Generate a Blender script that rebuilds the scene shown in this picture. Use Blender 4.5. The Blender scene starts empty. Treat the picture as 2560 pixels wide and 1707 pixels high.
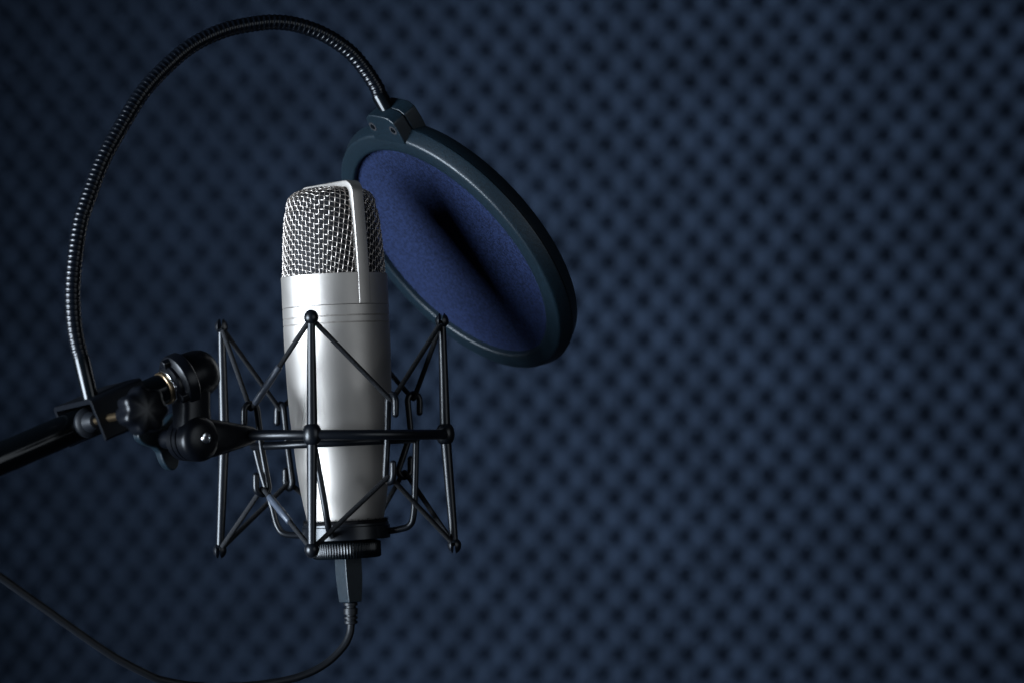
import bpy, bmesh, math, random
from mathutils import Vector, Matrix, noise
random.seed(7)
R = math.radians
scene = bpy.context.scene

# ------------------------------------------------------------------ camera
F = 7111.1                      # focal length in photograph pixels (100 mm on a 36 mm sensor)
D = 1.38                        # distance of the microphone, metres
K = D / F                       # metres per photograph pixel at the microphone
PITCH = math.atan((1085 - 853.5) / F)
CAM = Vector((0, 0, 1.2))
cam_d = bpy.data.cameras.new('camera'); cam = bpy.data.objects.new('camera', cam_d)
scene.collection.objects.link(cam); scene.camera = cam
cam.location = CAM; cam.rotation_euler = (R(90) + PITCH, 0, 0)
cam_d.lens = 100; cam_d.sensor_width = 36; cam_d.clip_start = 0.01; cam_d.clip_end = 50
cam_d.dof.use_dof = True; cam_d.dof.focus_distance = D - 120 * K; cam_d.dof.aperture_fstop = 7.5
CR = cam.rotation_euler.to_matrix()

def W(px, py, d=0.0):
    """world point seen at photograph pixel (px, py), d pixels of the microphone scale behind it"""
    r = CR @ Vector(((px - 1280) / F, -(py - 853.5) / F, -1))
    return CAM + r * ((D + d * K) / r.y)

# ------------------------------------------------------------------ light
world = bpy.data.worlds.new('World'); scene.world = world; world.use_nodes = True
bg = world.node_tree.nodes['Background']
bg.inputs[0].default_value = (0.45, 0.62, 1.0, 1); bg.inputs[1].default_value = 0.012

def area(name, loc, target, sx, sy, power, col, spread=180):
    l = bpy.data.lights.new(name, 'AREA'); l.shape = 'RECTANGLE'; l.size = sx; l.size_y = sy
    l.energy = power; l.color = col; l.spread = R(spread)
    o = bpy.data.objects.new(name, l); scene.collection.objects.link(o)
    o.location = loc; o.rotation_euler = (Vector(target) - Vector(loc)).to_track_quat('-Z', 'Y').to_euler()
    return o
MIC = W(845, 850, 0)
area('key_softbox', MIC + Vector((-0.87, -0.49, -0.09)) * 1.0, MIC, 0.66, 0.8, 7.2, (0.74, 0.86, 1.0), 56)
area('fill_panel', MIC + Vector((1.1, -1.1, 0.2)), MIC, 0.8, 0.9, 3.0, (0.80, 0.90, 1.0))

def spot(name, loc, target, power, angle, col, size=0.15):
    l = bpy.data.lights.new(name, 'SPOT'); l.energy = power; l.spot_size = R(angle); l.spot_blend = 1.0
    l.color = col; l.shadow_soft_size = size
    o = bpy.data.objects.new(name, l); scene.collection.objects.link(o)
    o.location = loc; o.rotation_euler = (Vector(target) - Vector(loc)).to_track_quat('-Z', 'Y').to_euler()
WALLD = 3.4
for nm, xx, yy, zz, en, tx_ in (('wall_wash_left', -0.95, 1.5, 1.27, 6.1, 0.10), ('wall_wash_right', 1.30, 1.6, 1.27, 2.7, -0.10)):  # lamps added out of frame just to brighten the foam wall
    area(nm, Vector((xx, yy, zz)), Vector((tx_, WALLD, 1.27)), 0.35, 1.5, en, (0.74, 0.87, 1.0), 50)

scene.view_settings.view_transform = 'Standard'; scene.view_settings.look = 'None'
scene.view_settings.exposure = 0; scene.view_settings.gamma = 1; scene.view_settings.use_curve_mapping = False
scene.render.engine = 'CYCLES'
scene.cycles.use_denoising = True

# ------------------------------------------------------------------ materials
def mat(name, col, rough=0.5, metal=0.0, spec=0.5, bump=0.0, bscale=2000, cvar=0.0, cscale=300, rvar=0.0, coat=0.0):
    m = bpy.data.materials.new(name); m.use_nodes = True
    nt = m.node_tree; n = nt.nodes; l = nt.links; p = n['Principled BSDF']
    p.inputs['Base Color'].default_value = (*col, 1); p.inputs['Roughness'].default_value = rough
    p.inputs['Metallic'].default_value = metal; p.inputs['Specular IOR Level'].default_value = spec
    p.inputs['Coat Weight'].default_value = coat
    tc = n.new('ShaderNodeTexCoord')
    if bump:
        t = n.new('ShaderNodeTexNoise'); t.inputs['Scale'].default_value = bscale; t.inputs['Detail'].default_value = 3
        b = n.new('ShaderNodeBump'); b.inputs['Strength'].default_value = bump; b.inputs['Distance'].default_value = 0.0002
        l.new(tc.outputs['Object'], t.inputs['Vector']); l.new(t.outputs['Fac'], b.inputs['Height']); l.new(b.outputs['Normal'], p.inputs['Normal'])
    if cvar:
        t = n.new('ShaderNodeTexNoise'); t.inputs['Scale'].default_value = cscale; t.inputs['Detail'].default_value = 5
        mr = n.new('ShaderNodeMapRange'); mr.inputs['From Min'].default_value = 0.3; mr.inputs['From Max'].default_value = 0.7
        mr.inputs['To Min'].default_value = 1 - cvar; mr.inputs['To Max'].default_value = 1 + cvar
        mx = n.new('ShaderNodeVectorMath'); mx.operation = 'SCALE'; mx.inputs[0].default_value = col
        l.new(tc.outputs['Object'], t.inputs['Vector']); l.new(t.outputs['Fac'], mr.inputs['Value'])
        l.new(mr.outputs['Result'], mx.inputs['Scale']); l.new(mx.outputs['Vector'], p.inputs['Base Color'])
    if rvar:
        t = n.new('ShaderNodeTexNoise'); t.inputs['Scale'].default_value = 90; t.inputs['Detail'].default_value = 6
        mr = n.new('ShaderNodeMapRange'); mr.inputs['From Min'].default_value = 0.3; mr.inputs['From Max'].default_value = 0.7
        mr.inputs['To Min'].default_value = rough - rvar; mr.inputs['To Max'].default_value = rough + rvar
        l.new(tc.outputs['Object'], t.inputs['Vector']); l.new(t.outputs['Fac'], mr.inputs['Value']); l.new(mr.outputs['Result'], p.inputs['Roughness'])
    return m
M = dict(
    nickel=mat('satin_nickel', (0.43, 0.395, 0.36), 0.50, 0.92, bump=0.10, bscale=5200, rvar=0.03),
    wire=mat('bright_wire', (0.50, 0.445, 0.40), 0.38, 1.0),
    dark=mat('dark_inside', (0.006, 0.006, 0.008), 0.8),
    paint=mat('black_powder_coat', (0.003, 0.004, 0.006), 0.34, 0, 0.42),
    gloss=mat('black_gloss', (0.002, 0.003, 0.004), 0.17, 0, 0.34, rvar=0.04),
    hard=mat('black_hard_plastic', (0.0018, 0.0024, 0.004), 0.33, 0, 0.30, bump=0.04, bscale=2500),
    hoop=mat('grained_plastic', (0.0026, 0.0082, 0.0132), 0.42, 0, 0.45, bump=0.55, bscale=1700, cvar=0.55, cscale=1300),
    rubber=mat('cable_rubber', (0.004, 0.005, 0.007), 0.48, 0, 0.30),
    cord=mat('elastic_braid', (0.011, 0.0115, 0.013), 0.85, 0, 0.2, bump=1.0, bscale=2000, cvar=0.7, cscale=1900),
    sleeve=mat('heat_shrink', (0.050, 0.060, 0.080), 0.40, 0, 0.5, bump=0.4, bscale=700),
    felt=mat('felt', (0.006, 0.006, 0.007), 0.95, 0, 0.1, bump=1.0, bscale=3000),
    brass=mat('brass', (0.62, 0.45, 0.27), 0.28, 1.0),
    chrome=mat('chrome', (0.72, 0.72, 0.72), 0.18, 1.0),
    matte=mat('matte_black', (0.002, 0.0028, 0.0045), 0.5, 0, 0.10),
    goose=mat('gooseneck_black', (0.002, 0.003, 0.005), 0.24, 0, 0.42),
)
def fabric_mat():
    m = bpy.data.materials.new('blue_nylon'); m.use_nodes = True
    nt = m.node_tree; n = nt.nodes; l = nt.links; p = n['Principled BSDF']
    p.inputs['Roughness'].default_value = 0.85; p.inputs['Specular IOR Level'].default_value = 0.15
    p.inputs['Sheen Weight'].default_value = 0.0; p.inputs['Sheen Tint'].default_value = (0.25, 0.3, 0.8, 1)
    tc = n.new('ShaderNodeTexCoord')
    t = n.new('ShaderNodeTexNoise'); t.inputs['Scale'].default_value = 1700; t.inputs['Detail'].default_value = 2
    t2 = n.new('ShaderNodeTexNoise'); t2.inputs['Scale'].default_value = 620; t2.inputs['Detail'].default_value = 6
    ad = n.new('ShaderNodeMath'); ad.operation = 'ADD'
    rp = n.new('ShaderNodeValToRGB')
    rp.color_ramp.elements[0].position = 0.74; rp.color_ramp.elements[0].color = (0.0020, 0.0048, 0.0172, 1)
    rp.color_ramp.elements[1].position = 0.97; rp.color_ramp.elements[1].color = (0.0088, 0.0162, 0.0500, 1)
    ml = n.new('ShaderNodeMath'); ml.operation = 'MULTIPLY'; ml.inputs[1].default_value = 0.86
    l.new(tc.outputs['Object'], t.inputs['Vector']); l.new(tc.outputs['Object'], t2.inputs['Vector'])
    l.new(t.outputs['Fac'], ad.inputs[0]); l.new(t2.outputs['Fac'], ad.inputs[1]); l.new(ad.outputs[0], ml.inputs[0])
    l.new(ml.outputs[0], rp.inputs['Fac']); l.new(rp.outputs['Color'], p.inputs['Base Color'])
    b = n.new('ShaderNodeBump'); b.inputs['Strength'].default_value = 0.5; b.inputs['Distance'].default_value = 0.0002
    l.new(t.outputs['Fac'], b.inputs['Height']); l.new(b.outputs['Normal'], p.inputs['Normal'])
    return m
M['fabric'] = fabric_mat()
M['foam'] = mat('charcoal_foam', (0.038, 0.055, 0.090), 0.95, 0, 0.1, bump=0.4, bscale=900, cvar=0.22, cscale=14)

# ------------------------------------------------------------------ helpers
def link(o, parent=None):
    scene.collection.objects.link(o)
    if parent is not None: o.parent = parent
    return o
def thing(name, label, cat, loc=None):
    o = bpy.data.objects.new(name, None); link(o)
    o.location = loc or (0, 0, 0); o.empty_display_size = 0.02
    o['label'] = label; o['category'] = cat
    return o

class Mesh:
    def __init__(s): s.v = []; s.f = []
    def add(s, v, f):
        b = len(s.v); s.v += [Vector(x) for x in v]; s.f += [tuple(i + b for i in q) for q in f]; return s
    def build(s, name, m, parent=None, sharp=40, bevel=0.0, seg=3, label=None):
        """world coordinates in; the object's origin goes to the middle of its own mesh"""
        c = sum(s.v, Vector()) / len(s.v)
        me = bpy.data.meshes.new(name); me.from_pydata([v - c for v in s.v], [], s.f); me.update()
        bm = bmesh.new(); bm.from_mesh(me); bmesh.ops.recalc_face_normals(bm, faces=bm.faces); bm.to_mesh(me); bm.free()
        me.materials.append(m)
        for p in me.polygons: p.use_smooth = True
        me.set_sharp_from_angle(angle=R(sharp))
        o = bpy.data.objects.new(name, me); scene.collection.objects.link(o)
        world_parent = Vector()
        if parent is not None:
            o.parent = parent; q = parent
            while q is not None: world_parent += q.location; q = q.parent
        o.location = c - world_parent
        if bevel:
            b = o.modifiers.new('bevel', 'BEVEL'); b.width = bevel; b.segments = seg; b.limit_method = 'ANGLE'; b.angle_limit = R(35)
            b.harden_normals = False
        if label: o['label'] = label
        return o

def frame_from(z, hint=Vector((0, 0, 1))):
    z = z.normalized()
    if abs(z.dot(hint)) > 0.97: hint = Vector((1, 0, 0))
    x = hint.cross(z).normalized(); return x, z.cross(x), z

def tube(mb, pts, rad, n=16, closed=False, caps=True):
    """round tube through world points; rad a number (metres) or list"""
    N = len(pts); rs = rad if isinstance(rad, (list, tuple)) else [rad] * N
    tan = []
    for i in range(N):
        a = pts[(i - 1) % N] if (closed or i > 0) else pts[0]
        b = pts[(i + 1) % N] if (closed or i < N - 1) else pts[-1]
        tan.append((b - a).normalized())
    x, y, _ = frame_from(tan[0]); v = []; f = []
    for i in range(N):
        x = (x - tan[i] * x.dot(tan[i])).normalized(); y = tan[i].cross(x)
        for j in range(n):
            a = 2 * math.pi * j / n
            v.append(pts[i] + (x * math.cos(a) + y * math.sin(a)) * rs[i])
    for i in range(N if closed else N - 1):
        for j in range(n):
            p, q = i * n, ((i + 1) % N) * n
            f.append((p + j, p + (j + 1) % n, q + (j + 1) % n, q + j))
    if caps and not closed:
        f.append(tuple(range(n - 1, -1, -1))); f.append(tuple((N - 1) * n + j for j in range(n)))
    return mb.add(v, f)

def rounded_tube(mb, pts, r, n=14):
    """tube with hemispherical ends"""
    a = (pts[0] - pts[1]).normalized(); b = (pts[-1] - pts[-2]).normalized()
    P, Q = [], []
    for k in range(5):
        t = math.pi / 2 * (1 - k / 5)
        P.append((pts[0] + a * r * math.sin(t), r * max(0.02, math.cos(t))))
    for k in range(5):
        t = math.pi / 2 * (k + 1) / 5
        Q.append((pts[-1] + b * r * math.sin(t), r * max(0.02, math.cos(t))))
    full = P + [(p, r) for p in pts] + Q
    return tube(mb, [p for p, _ in full], [q for _, q in full], n)

def spline(pts, per=12, closed=False):
    out = []; N = len(pts)
    for i in range(N if closed else N - 1):
        if closed: p0, p1, p2, p3 = (pts[(i + k) % N] for k in (-1, 0, 1, 2))
        else:
            p1, p2 = pts[i], pts[i + 1]
            p0 = pts[i - 1] if i > 0 else p1 * 2 - p2
            p3 = pts[i + 2] if i < N - 2 else p2 * 2 - p1
        for k in range(per):
            t = k / per
            out.append(0.5 * ((2 * p1) + (p2 - p0) * t + (2 * p0 - 5 * p1 + 4 * p2 - p3) * t * t + (3 * p1 - p0 - 3 * p2 + p3) * t ** 3))
    if not closed: out.append(pts[-1].copy())
    return out

def fillet(pts, r, per=6, closed=False):
    """polyline with rounded corners"""
    out = []; N = len(pts)
    for i in range(N):
        if not closed and i in (0, N - 1): out.append(pts[i].copy()); continue
        a, p, b = pts[(i - 1) % N], pts[i], pts[(i + 1) % N]
        rr = min(r, (a - p).length * 0.45, (b - p).length * 0.45)
        s = p + (a - p).normalized() * rr; e = p + (b - p).normalized() * rr
        for k in range(per + 1):
            t = k / per; out.append(s * (1 - t) ** 2 + p * 2 * t * (1 - t) + e * t * t)
    return out

def resample(pts, step):
    acc = [0.0]
    for a, b in zip(pts, pts[1:]): acc.append(acc[-1] + (b - a).length)
    n = max(2, int(acc[-1] / step)); out = []; j = 0
    for i in range(n + 1):
        s = acc[-1] * i / n
        while j < len(acc) - 2 and acc[j + 1] < s: j += 1
        t = (s - acc[j]) / max(1e-12, acc[j + 1] - acc[j]); out.append(pts[j].lerp(pts[j + 1], t))
    return out, acc[-1]

def lathe(mb, o, x, y, z, prof, n=64, closed=False, mod=None):
    """prof: list of (radius, height) along z from o; metres"""
    v = []; f = []
    for i, (r, h) in enumerate(prof):
        for j in range(n):
            a = 2 * math.pi * j / n
            rr = r * (mod(a, i) if mod else 1)
            v.append(o + z * h + (x * math.cos(a) + y * math.sin(a)) * rr)
    m = len(prof)
    for i in range(m if closed else m - 1):
        for j in range(n):
            p, q = i * n, ((i + 1) % m) * n
            f.append((p + j, p + (j + 1) % n, q + (j + 1) % n, q + j))
    if not closed:
        if prof[0][0] > 1e-6: f.append(tuple(range(n - 1, -1, -1)))
        if prof[-1][0] > 1e-6: f.append(tuple((m - 1) * n + j for j in range(n)))
    return mb.add(v, f)

def prism(mb, poly, a, b):
    """poly: world points; extruded from offset a to offset b (vectors)"""
    n = len(poly); v = [p + a for p in poly] + [p + b for p in poly]
    f = [tuple(range(n - 1, -1, -1)), tuple(range(n, 2 * n))] + [(i, (i + 1) % n, n + (i + 1) % n, n + i) for i in range(n)]
    return mb.add(v, f)

def ball(mb, c, r, axis=Vector((0, 0, 1)), squash=1.0, nu=20, nv=12, fn=None):
    x, y, z = frame_from(axis); v = []; f = []
    for i in range(nv + 1):
        t = math.pi * i / nv
        for j in range(nu):
            a = 2 * math.pi * j / nu
            p = Vector((math.sin(t) * math.cos(a) * r, math.sin(t) * math.sin(a) * r, math.cos(t) * r * squash))
            w = x * p.x + y * p.y + z * p.z
            if fn: w = fn(w)
            v.append(c + w)
    for i in range(nv):
        for j in range(nu): f.append((i * nu + j, i * nu + (j + 1) % nu, (i + 1) * nu + (j + 1) % nu, (i + 1) * nu + j))
    return mb.add(v, f)
X, Y, Z = Vector((1, 0, 0)), Vector((0, 1, 0)), Vector((0, 0, 1))

# ------------------------------------------------------------------ egg-crate foam wall
CX = [1219.87, 1251.81, 27.45, 63.11, -0.35, 9.0, -18.72, 0.52, 0.56]
CY = [25.4, -48.14, 1467.49, 0.21, 44.16, -3.05, -4.41, -9.36, 6.02]
def lat(a, b):
    a /= 30; b /= 30
    B = (1, a, b, a * a, a * b, b * b, a ** 3, a * a * b, a * b * b)
    return sum(p * q for p, q in zip(CX, B)), sum(p * q for p, q in zip(CY, B))
def foam_wall():
    S = 6; a0, a1, b0, b1 = -48, 46, -14, 48
    na, nb = (a1 - a0) * S + 1, (b1 - b0) * S + 1
    v = []; f = []
    for j in range(nb):
        for i in range(na):
            a = a0 + i / S; b = b0 + j / S
            px, py = lat(a, b)
            dist = WALLD + 0.085 * (1 - a / 15.0) * 0.5
            p = W(px, py, (dist - D) / K)
            h = math.cos(math.pi * a) * math.cos(math.pi * b)   # +1 at the pits, -1 at the tips
            h = 2 * ((1 + h) / 2) ** 0.78 - 1
            jit = 1 + 0.05 * noise.noise(Vector((a * 0.35, b * 0.35, 3.1)))
            p.y += 0.040 * h * jit + 0.004 * noise.noise(Vector((a * 0.07, b * 0.07, 0)))
            v.append(p)
    for j in range(nb - 1):
        for i in range(na - 1): f.append((j * na + i, j * na + i + 1, (j + 1) * na + i + 1, (j + 1) * na + i))
    rim = [i for i in range(na)] + [j * na + na - 1 for j in range(1, nb)] + [(nb - 1) * na + i for i in range(na - 2, -1, -1)] + [j * na for j in range(nb - 2, 0, -1)]
    base = len(v); v += [Vector((v[i].x, WALLD + 0.32, v[i].z)) for i in rim]; n = len(rim)
    f += [(rim[k], base + k, base + (k + 1) % n, rim[(k + 1) % n]) for k in range(n)] + [tuple(range(base, base + n))]
    o = Mesh().add(v, f).build('acoustic_foam_wall', M['foam'], sharp=80)
    o['label'] = 'wall of dark blue grey egg-crate acoustic foam, blurred behind the microphone'; o['category'] = 'foam wall'
foam_wall()

# ------------------------------------------------------------------ microphone
MO = W(835.4, 690, 0); MA = (W(863.2, 1283, 0) - MO).normalized()       # axis points down
MF = (-Y - MA * (-Y).dot(MA)).normalized(); MR = MF.cross(-MA).normalized()
if MR.x < 0: MR = -MR
UP = -MA
def mdir(az): return MR * math.sin(az) + MF * math.cos(az)
mic = thing('microphone', 'silver side-address studio microphone with woven wire head, upright in a black shock mount', 'microphone', MO + MA * 610 * K)
def prof(pts): return [(r * K, -h * K) for h, r in pts]          # h px down from the collar top
groove = lambda h, r: [(h - 1.6, r), (h - 0.5, r - 1.8), (h + 0.5, r - 1.8), (h + 1.6, r)]
body = [(78.4, 125), (78.4, 132.4), (79.2, 133)] + groove(105, 133) + groove(122, 133)
for h, r in [(140, 133), (170, 132.8), (205, 132.2), (236, 131.3), (275, 130.3), (312, 128.8), (345, 127), (376, 124.6), (405, 122), (432, 119.6), (470, 116.4), (510, 112), (540, 108), (565, 103.8), (593, 98.5), (612, 95), (622, 90)]: body.append((h, r))
lathe(Mesh(), MO, MR, MF, UP, prof(body), 128).build('body', M['nickel'], mic, sharp=25)
lathe(Mesh(), MO, MR, MF, UP, prof([(8, 122), (0.8, 124), (0, 125), (0, 132), (0.8, 133), (77, 133), (77.8, 132.3), (77.8, 125), (40, 120)]), 128).build('collar', M['nickel'], mic, sharp=25)

GP = [(0, 127.5), (53, 124.9), (90, 122.6), (117, 120.2), (140, 117.7), (160, 114.7), (163, 112), (186, 109), (196, 104.5), (204, 98), (210, 88), (214, 76), (217, 60), (219, 45), (220, 30)]
garc = [0.0]
for p, q in zip(GP, GP[1:]): garc.append(garc[-1] + math.hypot(q[0] - p[0], q[1] - p[1]))
def gsurf(t):
    t = max(-6, min(t, garc[-1]))
    j = 0
    while j < len(garc) - 2 and garc[j + 1] < t: j += 1
    u = (t - garc[j]) / (garc[j + 1] - garc[j]); a, b = GP[j], GP[j + 1]
    d = Vector((b[0] - a[0], b[1] - a[1])).normalized()
    return a[0] + (b[0] - a[0]) * u, a[1] + (b[1] - a[1]) * u, d   # height, radius, tangent
def gpt(phi, t, off):
    h, r, d = gsurf(t)
    nr, nh = d.x, -d.y                                          # outward normal of the profile
    return MO + UP * (h + nh * off) * K + mdir(phi) * (r + nr * off) * K
def grille():
    mb = Mesh(); NV = 66; dphi = 2 * math.pi / NV; dt = 12.3; rad = 1.18 * K; A = 1.5; phi0 = R(-15)
    TM = garc[-1] - 8
    def shift(s): return (0.30 * (s - 16 * math.tanh(s / 16)) if s < 230 else 0.30 * 214) if s > 0 else -16 * math.sin(math.pi * min(-s, 160) / 160)
    def lean(s): return 0.24 * max(0.0, min(1.0, s / 70)) * (1 if s < 250 else 0)
    for i in range(NV):                                          # uprights
        U = -math.pi + (i + 0.5) * dphi; s = U * 125; pts = []
        n = int((TM + 5) / (dt / 5))
        for k in range(n + 1):
            t = -4 + k * dt / 5
            phi = phi0 + U + lean(s) * (t - 90) / 125 * 0.8
            V = t + shift(s)
            pts.append(gpt(phi, t, A * (-1) ** i * math.cos(math.pi * V / dt)))
        tube(mb, pts, rad, 6)
    for j in range(-3, int((TM + 90) / dt) + 1):                 # rounds
        V = j * dt; run = []
        for k in range(NV * 5 + 1):
            U = -math.pi + k * dphi / 5; s = U * 125; t = V - shift(s)
            if -4 < t < TM:
                run.append(gpt(phi0 + U + lean(s) * (t - 90) / 125 * 0.8, t, -A * (-1) ** j * math.cos(math.pi * (U + math.pi) / dphi - math.pi / 2)))
            else:
                if len(run) > 3: tube(mb, run, rad, 6)
                run = []
        if len(run) > 3: tube(mb, run, rad, 6)
    g = mb.build('grille', M['wire'], mic, sharp=80)
    lathe(Mesh(), MO, MR, MF, UP, [((r - 9) * K, h * K) for h, r in GP[:-1]], 64).build('inner_mesh', M['dark'], g)
grille()
def arch():
    az = R(37); e = mdir(az); tang = mdir(az + math.pi / 2)
    right = [(133.9, -76), (133.9, 0), (132, 55), (129.3, 110), (126.2, 160), (124, 190)]
    cr = 36; top = 231
    pts = [(r, h) for r, h in right]
    for k in range(0, 9):
        a = math.pi / 2 * k / 8; pts.append((123.6 - cr + cr * math.cos(a), top - cr + cr * math.sin(a)))
    pts += [(-r, h) for r, h in reversed(pts)]
    w, th, b = 16.5, 17, 2.2
    sec = []
    for (cx_, cy_, a0) in ((-w + b, -th + b, 180), (w - b, -th + b, 270), (w - b, -b, 0), (-w + b, -b, 90)):
        for k in range(4):
            a = R(a0 + 30 * k); sec.append((cx_ + b * math.cos(a), cy_ + b * math.sin(a)))
    v = []; f = []; n = len(sec); N = len(pts)
    for i, (r, h) in enumerate(pts):
        p = pts[max(0, i - 1)]; q = pts[min(N - 1, i + 1)]
        d = Vector((q[0] - p[0], q[1] - p[1])).normalized(); nr, nh = d.y, -d.x
        for (sx, sy) in sec:
            v.append(MO + (e * (r + nr * sy) + UP * (h + nh * sy) + tang * sx) * K)
    for i in range(N - 1):
        for j in range(n): f.append((i * n + j, i * n + (j + 1) % n, (i + 1) * n + (j + 1) % n, (i + 1) * n + j))
    f += [tuple(range(n)), tuple((N - 1) * n + j for j in range(n))]
    Mesh().add(v, f).build('head_band', M['nickel'], mic, sharp=35)
arch()

# ------------------------------------------------------------------ shock mount
mount = thing('shock_mount', 'black wire spider shock mount with elastic cords and swivel arm, cradling the silver microphone', 'shock mount', W(836.7, 1085, 0))
PH = R(11.1)
DIR = {'F': Vector((-math.sin(PH), -math.cos(PH))), 'R': Vector((math.cos(PH), -math.sin(PH)))}
DIR['B'] = -DIR['F']; DIR['L'] = -DIR['R']
DIR['FR'] = (DIR['F'] + DIR['R']).normalized(); DIR['BR'] = (DIR['R'] + DIR['B']).normalized()
DIR['BL'] = -DIR['FR']; DIR['FL'] = -DIR['BR']
def ring(center, r, tr, tilt, name, m, n=96):
    ex = Vector((math.cos(tilt), 0, math.sin(tilt)))
    pts = [center + (ex * math.cos(a) + Y * math.sin(a)) * r for a in (2 * math.pi * i / n for i in range(n))]
    return tube(Mesh(), pts, tr, 18, closed=True).build(name, m, mount)
ring(W(836.7, 1086, 0), 282 * K, 12.6 * K, R(0.2), 'outer_ring', M['paint'])
ring(W(838, 1105.5, 0), 203 * K, 10 * K, R(2.7), 'inner_ring', M['paint'])
POST = {'F': ((777.9, 795.2), (780.4, 1085), (779.6, 1371.9)), 'R': ((1105, 803.6), (1113.3, 1084), (1135.9, 1361)),
        'L': ((553.5, 817.8), (561, 1088), (549.8, 1374)), 'B': ((880.6, 826), (893, 1087), (906, 1363))}
FORK = {}
def fork(mb, c, up, rad, r):
    """slotted ball: two prongs either side of a slot"""
    sl = 5.4 * K
    def clip(sg):
        def fn(w):
            d = w.dot(rad) * sg
            w = w + rad * sg * (max(d, sl) - d)
            return w + up * 0.22 * max(0, w.dot(up))
        return fn
    ball(mb, c, r, rad, 1.0, 20, 12, clip(1)); ball(mb, c, r, rad, 1.0, 20, 12, clip(-1))
    def base(w):
        d = w.dot(up); return w + up * (min(d, -0.35 * r) - d)
    ball(mb, c, r * 0.96, up, 1.0, 20, 12, base)
for k, (a, b, c) in POST.items():
    d2 = DIR[k]; rad = Vector((d2.x, d2.y, 0))
    pa, pb, pc = (W(p[0], p[1], 282 * d2.y) for p in (a, b, c))
    mb = Mesh()
    ua = (pa - pb).normalized(); uc = (pc - pb).normalized()
    tube(mb, [pb, pb.lerp(pa, 0.5), pa - ua * 8 * K], [13.6 * K, 11.6 * K, 9.6 * K], 18)
    tube(mb, [pb, pb.lerp(pc, 0.5), pc - uc * 8 * K], [13.6 * K, 12 * K, 10.2 * K], 18)
    fork(mb, pa, ua, rad, 16.8 * K); fork(mb, pc, uc, rad, 17.2 * K)
    post = mb.build('post', M['paint'], mount, sharp=50)
    nb = Mesh(); x, y, z = frame_from(ua)
    lathe(nb, pb, x, y, z, [(1e-5, -25.5 * K), (13 * K, -25 * K), (17.5 * K, -21 * K), (22 * K, -12 * K), (23.6 * K, 0), (22 * K, 12 * K), (17.5 * K, 21 * K), (13 * K, 25 * K), (1e-5, 25.5 * K)], 24)
    nb.build('joint', M['paint'], mount, sharp=60)
    FORK[k] = (pa, pc)
# suspended wires with a hook at each end
HOOK = {'FR': ((969.5, 978), (963.4, 1212)), 'BR': ((1019, 975), (996, 1200)), 'BL': ((710, 1001), (731, 1229)), 'FL': ((643, 1001), (672, 1242))}
HP = {}
for k, ((x1, y1), (x2, y2)) in HOOK.items():
    d = DIR[k]; w = 18; r1, r2 = 228, 199
    o1 = Vector((d.x, d.y, 0)) * w * K
    A1 = W(x1, y1 + w + 8, r1 * d.y); A2 = W(x2, y2 - w - 8, r2 * d.y)
    pts = [A1 + o1 * 2 - Z * 30 * K]
    for i in range(0, 9):
        t = math.pi * i / 8; pts.append(A1 + o1 + o1 * math.cos(t) + Z * w * K * math.sin(t))
    mid = A1.lerp(A2, 0.5) + (Vector((d.x, d.y, 0)) * 3 * K)
    if k == 'BR': mid = W(1027, 1082, 214 * d.y)
    pts.append(mid)
    for i in range(0, 9):
        t = math.pi * i / 8; pts.append(A2 + o1 - o1 * math.cos(t) - Z * w * K * math.sin(t))
    pts.append(A2 + o1 * 2 + Z * 28 * K)
    rounded_tube(Mesh(), pts, 8.1 * K, 14).build('hook_wire', M['paint'], mount, sharp=60)
    HP[k] = (A1 + o1 + Z * 2.5 * K, A2 + o1 - Z * 2.5 * K)
# legs from the inner ring down to the cup
LEG = {'L': [(637, 1114, 39), (648, 1160, 38), (663, 1213, 36), (681, 1268, 33), (693, 1312, 30), (713, 1334, 26), (765, 1338, 20)],
       'R': [(1040, 1098, -39), (1038, 1200, -38), (1034, 1285, -36), (1024, 1312, -32), (1002, 1321, -28), (960, 1328, -18)],
       'F': [(785, 1112, -199), (797, 1178, -193), (808, 1240, -186), (817, 1295, -178), (823, 1326, -160), (829, 1338, -105)],
       'B': [(893, 1100, 199), (900, 1200, 190), (905, 1290, 178), (903, 1326, 160), (895, 1334, 100)]}
for k, p in LEG.items():
    rounded_tube(Mesh(), spline([W(*q) for q in p], 6), 8.2 * K, 14).build('leg', M['paint'], mount, sharp=60)
CO = W(865.2, 1327, 0)
cup = lathe(Mesh(), CO, MR, MF, UP, [(84 * K, -20 * K), (108.5 * K, -20 * K), (110 * K, -18.5 * K), (110 * K, 12 * K), (107.5 * K, 14 * K), (107.5 * K, 19 * K), (106 * K, 20 * K), (97 * K, 20 * K)], 96).build('cup', M['paint'], mount, sharp=30)
def felt():
    mb = Mesh(); lathe(mb, CO, MR, MF, UP, [(96 * K, 16 * K), (105 * K, 17 * K), (105 * K, 24 * K), (99.5 * K, 28 * K), (96.4 * K, 24 * K)], 96, closed=True)
    for i in range(700):                                        # loose fibres
        a = random.uniform(0, 2 * math.pi); r = random.uniform(97, 105); p = CO + mdir(a) * r * K + UP * random.uniform(22, 27) * K
        q = p + (UP * random.uniform(2, 7) + mdir(a) * random.uniform(-1, 4) + mdir(a + 1.57) * random.uniform(-4, 4)) * K
        tube(mb, [p, q], 0.35 * K, 3)
    mb.build('felt_liner', M['felt'], cup)
felt()
lathe(Mesh(), CO, MR, MF, UP, [(60 * K, -66 * K), (81.5 * K, -66 * K), (84 * K, -63 * K), (84 * K, -28 * K), (82 * K, -25.5 * K), (70 * K, -22 * K)], 72 * 6,
      mod=lambda a, i: 1 + (0.016 * math.cos(72 * a) if i in (2, 3) else 0)).build('locking_ring', M['gloss'], mount, sharp=70)
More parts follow.
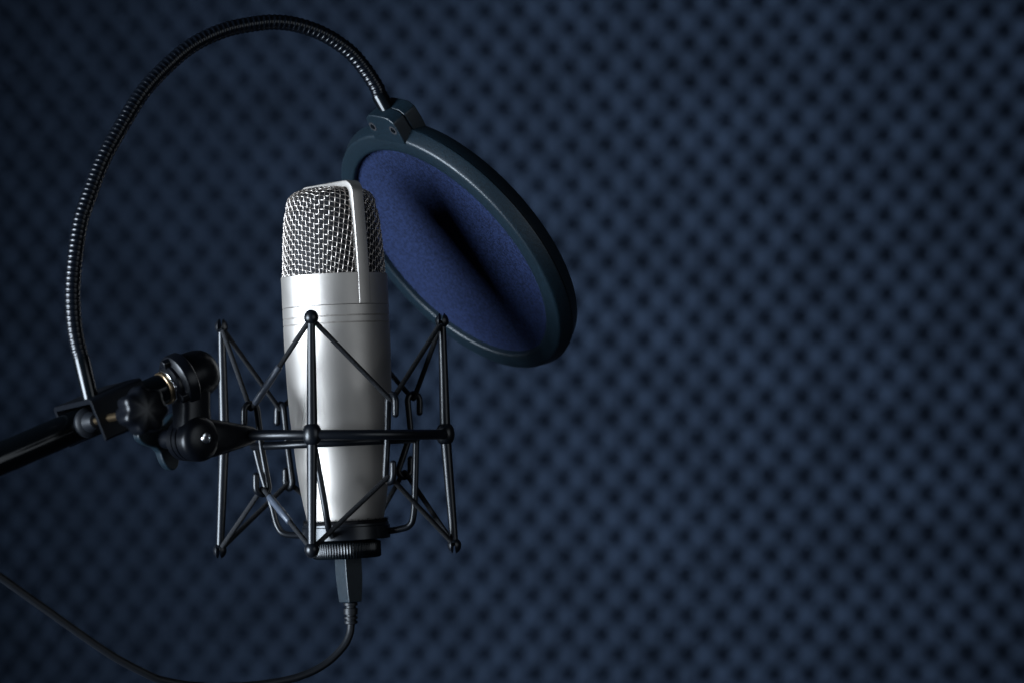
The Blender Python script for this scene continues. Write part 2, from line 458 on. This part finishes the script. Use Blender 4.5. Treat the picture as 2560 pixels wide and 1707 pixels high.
# elastic cords
def cord(idx, name):
    order = ['F', 'FR', 'R', 'BR', 'B', 'BL', 'L', 'FL']; pts = []
    for k in order:
        p = HP[k][idx] if k in HP else FORK[k][idx]
        pts.append(p)
    pts = fillet(pts, 9 * K, 5, closed=True)
    o = tube(Mesh(), pts, 6.3 * K, 14, closed=True).build('elastic_cord', M['cord'], mount, sharp=80)
    a, b = FORK['F'][idx], HP['FL'][idx]
    u, v_ = (0.52, 0.93) if idx == 0 else (0.44, 0.86)
    q0, q1 = a.lerp(b, u), a.lerp(b, v_)
    pp = [q0.lerp(q1, t) for t in (0, 0.02, 0.3, 0.5, 0.52, 0.8, 0.98, 1)]
    tube(Mesh(), pp, [6.8 * K, 8.6 * K, 9.0 * K, 9.7 * K, 9.0 * K, 9.4 * K, 8.6 * K, 6.8 * K], 16).build('sleeve', M['sleeve'], o, sharp=50)
cord(0, 'upper'); cord(1, 'lower')
# swivel arm, hinge, thread adapter
HC = W(494, 1097, -290); HN = Vector((0.65, -0.76, 0)).normalized(); HR = Vector((-0.76, -0.65, 0)).normalized()
def arm():
    p0, p1 = HC, W(636, 1086, -178); ax = (p1 - p0).normalized(); side = ax.cross(Z).normalized(); up = side.cross(ax).normalized()
    v = []; f = []; n = 20; secs = [(0.08, 49, 22), (0.25, 46, 26), (0.5, 38, 26), (0.75, 29, 20), (0.95, 21, 16), (1.02, 14, 11)]
    L = (p1 - p0).length
    for (t, hh, ww) in secs:
        for j in range(n):
            a = 2 * math.pi * j / n; ca, sa = math.cos(a), math.sin(a)
            q = p0 + ax * L * t + side * ww * K * math.copysign(abs(ca) ** 0.7, ca) + up * hh * K * math.copysign(abs(sa) ** 0.7, sa)
            v.append(q)
    for i in range(len(secs) - 1):
        for j in range(n): f.append((i * n + j, i * n + (j + 1) % n, (i + 1) * n + (j + 1) % n, (i + 1) * n + j))
    f += [tuple(range(n)), tuple((len(secs) - 1) * n + j for j in range(n))]
    Mesh().add(v, f).build('swivel_arm', M['hard'], mount, sharp=40)
arm()
hx, hy, hz = frame_from(HN)
hinge = lathe(Mesh(), HC, hx, hy, hz, [(40 * K, -62 * K), (50 * K, -61 * K), (52 * K, -58 * K), (52 * K, -40 * K), (48 * K, -38 * K), (48 * K, -35 * K), (53 * K, -33 * K), (53 * K, -20 * K), (49 * K, -18 * K), (49 * K, -14 * K),
      (54 * K, -12 * K), (54 * K, 10 * K), (52 * K, 17 * K), (46 * K, 23 * K), (36 * K, 28 * K), (20 * K, 31 * K), (1e-5, 32 * K)], 64).build('hinge', M['hard'], mount, sharp=30)
SC = HC + HN * 31 * K + Z * 3 * K
lathe(Mesh(), SC, hx, hy, hz, [(12.5 * K, -2 * K), (13.5 * K, 0), (13.5 * K, 5 * K), (12 * K, 7.5 * K), (8 * K, 8.5 * K), (7 * K, 6.5 * K), (1e-5, 6.5 * K)], 32).build('screw', M['chrome'], hinge, sharp=35)
def wing_knob():
    c = HC - HN * 150 * K; mb = Mesh()
    pts = []
    for i in range(90):
        a = 2 * math.pi * i / 90
        b = a - R(10)                                            # three lobes
        m3 = 0.5 + 0.5 * math.cos(3 * b); r = 34 + 46 * m3 ** 1.6
        pts.append(c + (HR * math.cos(a) + Z * math.sin(a)) * r * K)
    prism(mb, pts, -HN * 13 * K, HN * 13 * K)
    k = mb.build('wing_knob', M['hoop'], mount, sharp=40, bevel=4 * K)
    tube(Mesh(), [c, HC - HN * 58 * K], 24 * K, 24).build('knob_stem', M['hard'], k)
wing_knob()
BD = -300
T0 = W(408, 971, BD); T1 = W(-70, 1176.5, BD - 0.53 * 520); TT = (T0 - T1).normalized()
tx, ty, tz = frame_from(TT)
def P_(l): return [(r * K, h * K) for r, h in l]
ad = lathe(Mesh(), T0, tx, ty, tz, P_([(30, 14), (46, 15), (50, 20), (50, 28), (62, 31), (67, 34), (69, 38), (69, 60), (66, 64), (60, 66), (59, 90), (57, 108), (52, 124), (43, 136), (30, 144), (14, 148), (0.01, 149)]), 72).build('thread_adapter', M['hard'], mount, sharp=28)
lathe(Mesh(), T0, tx, ty, tz, P_([(30, 8), (42.5, 8.5), (44.5, 10.5), (44.5, 17), (40, 19)]), 8).build('lock_nut', M['chrome'], ad, sharp=20, bevel=1.2 * K)
for a0 in (100, 215, 330):                                       # lugs on the adapter's face
    q = Mesh(); poly = []
    for a, r in ((-13, 47), (-11, 62), (0, 66), (11, 62), (13, 47)):
        poly.append(T0 + (tx * math.cos(R(a0 + a)) + ty * math.sin(R(a0 + a))) * r * K)
    prism(q, poly, TT * 13 * K, TT * 36 * K); q.build('lug', M['hard'], ad, sharp=30, bevel=2.5 * K)
def neck():
    a = T0 + TT * 74 * K; b = HC - HN * 16 * K
    ax = (b - a).normalized(); side = HN; fr = ax.cross(side).normalized(); v = []; f = []; n = 20
    secs = [(0.18, 44, 42), (0.5, 42, 36), (0.8, 46, 33), (1.0, 46, 30)]
    for (t, hh, ww) in secs:
        for j in range(n):
            g = 2 * math.pi * j / n; ca, sa = math.cos(g), math.sin(g)
            v.append(a.lerp(b, t) + side * ww * K * math.copysign(abs(ca) ** 0.6, ca) + fr * hh * K * math.copysign(abs(sa) ** 0.6, sa))
    for i in range(len(secs) - 1):
        for j in range(n): f.append((i * n + j, i * n + (j + 1) % n, (i + 1) * n + (j + 1) % n, (i + 1) * n + j))
    f += [tuple(range(n)), tuple((len(secs) - 1) * n + j for j in range(n))]
    Mesh().add(v, f).build('neck', M['hard'], mount, sharp=40)
neck()

# ------------------------------------------------------------------ boom arm
boom = thing('boom_arm', 'glossy black boom pole from the left edge with a threaded brass tip', 'boom arm', T1)
tube(Mesh(), [T1 - TT * 700 * K, T1, T0 - TT * 10 * K, T0 - TT * 2 * K], [37.5 * K, 37.5 * K, 37.5 * K, 36.5 * K], 48).build('pole', M['gloss'], boom, sharp=40)
lathe(Mesh(), T0, tx, ty, tz, P_([(30, -3), (39, -2.5), (40.5, -1), (40.5, 4.5), (39, 6.5), (30, 7.5)]), 64).build('brass_collar', M['brass'], boom, sharp=40)

# ------------------------------------------------------------------ pop filter
QC = W(1119.8, 636.75, 235)
PN = Vector((-0.6531, -0.4121, -0.6353)).normalized(); PM = Vector((0.6973, 0, -0.7168)).normalized(); Pm = PM.cross(PN).normalized()
if Pm.y > 0: Pm = -Pm
PS = K
filt = thing('pop_filter', 'round pop filter with blue fabric and black hoop on a long arched gooseneck', 'pop filter', QC)
def pring(pr, name, m, parent, closed=True, n=160, sharp=30):
    return lathe(Mesh(), QC, PM, Pm, PN, [(r * PS, h * PS) for r, h in pr], n, closed=closed).build(name, m, parent, sharp=sharp)
hoop = pring([(331, -4), (332.4, -1.6), (335.5, -0.3), (339, 0), (371, -0.5), (375.5, -1.6), (378, -4.4), (379.6, -9), (390.5, -31), (391, -35), (387, -35.2), (338, -35.2), (334, -34.5), (331, -32)], 'hoop_front', M['hoop'], filt, sharp=50)
pring([(331, -37), (385, -37), (390, -37.4), (389.5, -40), (376, -72), (374, -75), (370, -77), (342, -77), (334, -75), (331, -71)], 'hoop_back', M['hoop'], filt, sharp=50)
fab = []
for i in range(0, 26):
    r = 334 * i / 25; fab.append((max(r, 0.01) * PS, (-16 + 1.5 * (1 - (r / 334) ** 2)) * PS))
fab.append((334 * PS, -22 * PS))
for i in range(25, -1, -1):
    r = 334 * i / 25; fab.append((max(r, 0.01) * PS, (-22 + 1.5 * (1 - (r / 334) ** 2)) * PS))
lathe(Mesh(), QC, PM, Pm, PN, fab, 120).build('fabric_screen', M['fabric'], filt, sharp=60)
TH = R(143.4)                                               # bracket's place on the hoop
RH = PM * math.cos(TH) + Pm * math.sin(TH); TG = -PM * math.sin(TH) + Pm * math.cos(TH)
def bp(r, t, n): return QC + (RH * r + TG * t + PN * n) * PS
def block(n0, n1, name, grow=0):
    out = []
    prof_ = [(366, -63), (396, -62), (431, -56), (443, -40), (446, -20), (446, 20), (443, 40), (431, 54), (396, 60), (366, 61)]
    for r, t in prof_: out.append(bp(r + (grow if r > 400 else 0), t + math.copysign(grow, t), 0))
    mb = Mesh(); prism(mb, out, PN * n0 * PS, PN * n1 * PS)
    return mb.build(name, M['hoop'], filt, sharp=40, bevel=3.0 * PS)
bfr = block(-35.4, 3, 'bracket_front'); block(-77, -36.8, 'bracket_back', -0.8)
for t in (-41, 41):
    c = bp(407.5, t, 3.4)
    lathe(Mesh(), c, RH, TG, PN, [(13.6 * PS, -1.5 * PS), (14.4 * PS, 0.1 * PS), (13.4 * PS, 0.3 * PS), (12.4 * PS, 0.15 * PS), (12.2 * PS, -2 * PS)], 32, closed=True).build('screw_hole', M['hoop'], bfr, sharp=60)
    s = Mesh(); lathe(s, c, RH, TG, PN, [(13.0 * PS, 0.25 * PS), (0.001 * PS, 0.3 * PS)], 32); sh = s.build('screw_recess_shade', M['dark'], bfr)  # flat dark disc on the face, painted in for the shade of a recess
    lathe(Mesh(), c, RH, TG, PN, [(8 * PS, -0.3 * PS), (7.7 * PS, 1.0 * PS), (4.8 * PS, 2.2 * PS), (2.4 * PS, 2.3 * PS), (2.0 * PS, 0.8 * PS), (0.001 * PS, 0.8 * PS)], 20).build('screw', M['gloss'], bfr, sharp=50)
# clamp on the boom
C0 = W(201, 1060, BD - 0.53 * 225)
SS = Vector((0.56, -0.82, 0.10)); SS = (SS - TT * SS.dot(TT)).normalized(); WW = TT.cross(SS).normalized()
if WW.z > 0: WW = -WW
def cp(a, s, w): return C0 + (TT * a + SS * s + WW * w) * K
def clamp():
    o = [(-52, 40), (-52, -46), (-49, -54), (-42, -58), (156, -58), (163, -54), (166, -46), (166, 42), (162, 46), (156, 46), (154, 42), (154, -42), (151, -46), (-37, -46), (-40, -42), (-40, 40), (-43, 44), (-49, 44)]
    mb = Mesh(); prism(mb, [cp(0, s, w) for s, w in o], -TT * 28 * K, TT * 112 * K)
    c = mb.build('clamp', M['matte'], filt, sharp=40, bevel=1.6 * K)
    sx, sy, sz = frame_from(SS)
    lathe(Mesh(), C0, sx, sy, sz, P_([(9, 92), (9, 300)]), 24).build('clamp_screw', M['brass'], c)
    lathe(Mesh(), C0, sx, sy, sz, P_([(20, 40), (34, 41), (36, 44), (36, 54), (33, 58), (25, 62), (21, 80), (17, 92), (8, 94)]), 40).build('clamp_pad', M['rubber'], c, sharp=35)
    lathe(Mesh(), C0, sx, sy, sz, P_([(r, h + 62) for r, h in [(15, 176), (19, 178), (24, 250), (43, 254), (50, 260), (51.5, 266), (51.5, 300), (49, 307), (43, 311), (0.01, 314)]]), 112,
          mod=lambda a, i: 1 + (0.085 * math.cos(7 * a) if 3 <= i <= 8 else 0)).build('clamp_knob', M['hard'], c, sharp=45)
clamp()
# gooseneck
gp2 = [(203.3, 896.6), (195, 868.6), (185, 812.5), (180.9, 728.3), (187.3, 644), (200, 560), (212, 520), (254.8, 406), (307.4, 310), (360, 227), (430, 154), (490.8, 107.7), (565.7, 74.8), (640, 59.9), (688, 56.4), (742, 63), (807.3, 86), (868, 125), (908, 168), (941, 218), (948, 238)]
acc = [0]
for p, q in zip(gp2, gp2[1:]): acc.append(acc[-1] + math.hypot(p[0] - q[0], p[1] - q[1]))
EB = bp(441, 8, -38)                                            # where the ferrule enters the bracket's top
def depth_of(p): return (p.y - D) / K
gbase = cp(-2, 112, -54); DA = depth_of(gbase); DB = depth_of(EB)
gd = lambda u: DA + (DB - DA) * (u * u * (3 - 2 * u) * 0.6 + u * 0.4)
gpts = spline([W(x, y, gd(a / acc[-1])) for (x, y), a in zip(gp2, acc)], 16)
gl, glen = resample(gpts, 0.9 * K)
def goose():
    mb = Mesh(); pitch = 13.6; n = 20; N = len(gl); v = []; f = []
    x, y, _ = frame_from(gl[1] - gl[0])
    for i in range(N):
        a = gl[max(0, i - 1)]; b = gl[min(N - 1, i + 1)]; t = (b - a).normalized()
        x = (x - t * x.dot(t)).normalized(); y = t.cross(x); s = glen * i / (N - 1) / K
        for j in range(n):
            an = 2 * math.pi * j / n; u = (s / pitch + j / n) % 1.0
            if u < 0.62: r = 17.8 + 2.0 * math.sqrt(max(0, 1 - ((u - 0.31) / 0.31) ** 2))
            else: r = 17.2 + 1.4 * math.sqrt(max(0, 1 - ((u - 0.81) / 0.19) ** 2))
            v.append(gl[i] + (x * math.cos(an) + y * math.sin(an)) * r * K)
    for i in range(N - 1):
        for j in range(n): f.append((i * n + j, i * n + (j + 1) % n, (i + 1) * n + (j + 1) % n, (i + 1) * n + j))
    f += [tuple(range(n)), tuple((N - 1) * n + j for j in range(n))]
    g = mb.add(v, f).build('gooseneck', M['goose'], filt, sharp=75)
    a0 = gl[0] + (gl[0] - gbase).normalized() * 4 * K
    tube(Mesh(), [gbase, gbase.lerp(a0, 0.96), a0], [19 * K, 19.6 * K, 18.6 * K], 32).build('ferrule', M['gloss'], g, sharp=40)
    a1 = gl[-1] + (gl[-1] - EB).normalized() * 2 * K; d = (a1 - EB).normalized()
    tube(Mesh(), [EB - d * 6 * K, EB.lerp(a1, 0.9), EB.lerp(a1, 0.96), a1], [20.6 * K, 20.6 * K, 20.2 * K, 19 * K], 32).build('ferrule', M['gloss'], g, sharp=40)
goose()

# ------------------------------------------------------------------ cable
cable = thing('usb_cable', 'thin black cable plugged into the underside of the microphone, looping to the left', 'cable', W(871, 1394, 0))
def plug():
    ang = R(38); c0, c1 = W(869.5, 1388, 0), W(876.5, 1504, 0)
    ax = (c1 - c0).normalized(); fr = (-Y - ax * (-Y).dot(ax)).normalized(); rt = fr.cross(ax).normalized()
    if rt.x < 0: rt = -rt
    na = (rt * -math.cos(ang) + fr * math.sin(ang)); nb_ = (rt * math.sin(ang) + fr * math.cos(ang))
    v = []; f = []
    secs = [(0, 24.5, 24.5), (0.30, 24.5, 24.5), (0.42, 24.6, 24.6), (0.75, 22.2, 23.6), (1.0, 19.6, 22.4)]
    for t, ha, hb in secs:
        p = c0.lerp(c1, t)
        for sa, sb in ((1, 1), (1, -1), (-1, -1), (-1, 1)): v.append(p + na * sa * ha * K + nb_ * sb * hb * K)
    for i in range(len(secs) - 1):
        for j in range(4): f.append((i * 4 + j, i * 4 + (j + 1) % 4, (i + 1) * 4 + (j + 1) % 4, (i + 1) * 4 + j))
    f += [(3, 2, 1, 0), tuple(len(secs) * 4 - 4 + j for j in range(4))]
    Mesh().add(v, f).build('plug', M['hoop'], cable, sharp=30, bevel=2.2 * K)
    e = W(877.6, 1559, 0); x, y, z = frame_from(e - c1)
    pr = []
    for k, (h, r) in enumerate([(0, 14), (2, 17.5), (8, 17.5), (9.5, 13), (14, 13), (15.5, 17.8), (30, 17.6), (31.5, 13), (35, 13), (36.5, 17.4), (41, 17.2), (42, 13), (45, 13), (46.5, 16.8), (53, 16.2), (55, 10)]): pr.append((r * K, h * K))
    lathe(Mesh(), c1, x, y, z, pr, 32).build('strain_relief', M['rubber'], cable, sharp=30)
    pts = [(877.6, 1548, 0), (877.4, 1562, 0), (873.5, 1586, -4), (857, 1617, -12), (817, 1656, -26), (763, 1685, -45), (694, 1703, -70), (600, 1714, -110), (500, 1714, -155), (408, 1700, -200), (359, 1680, -225), (285.7, 1641, -260), (204, 1586, -300), (122.4, 1528, -340), (40.8, 1469.8, -380), (0, 1441, -400), (-120, 1362, -460), (-260, 1300, -520)]
    tube(Mesh(), spline([W(*p) for p in pts], 10), 9.6 * K, 20).build('cord', M['rubber'], cable)
plug()
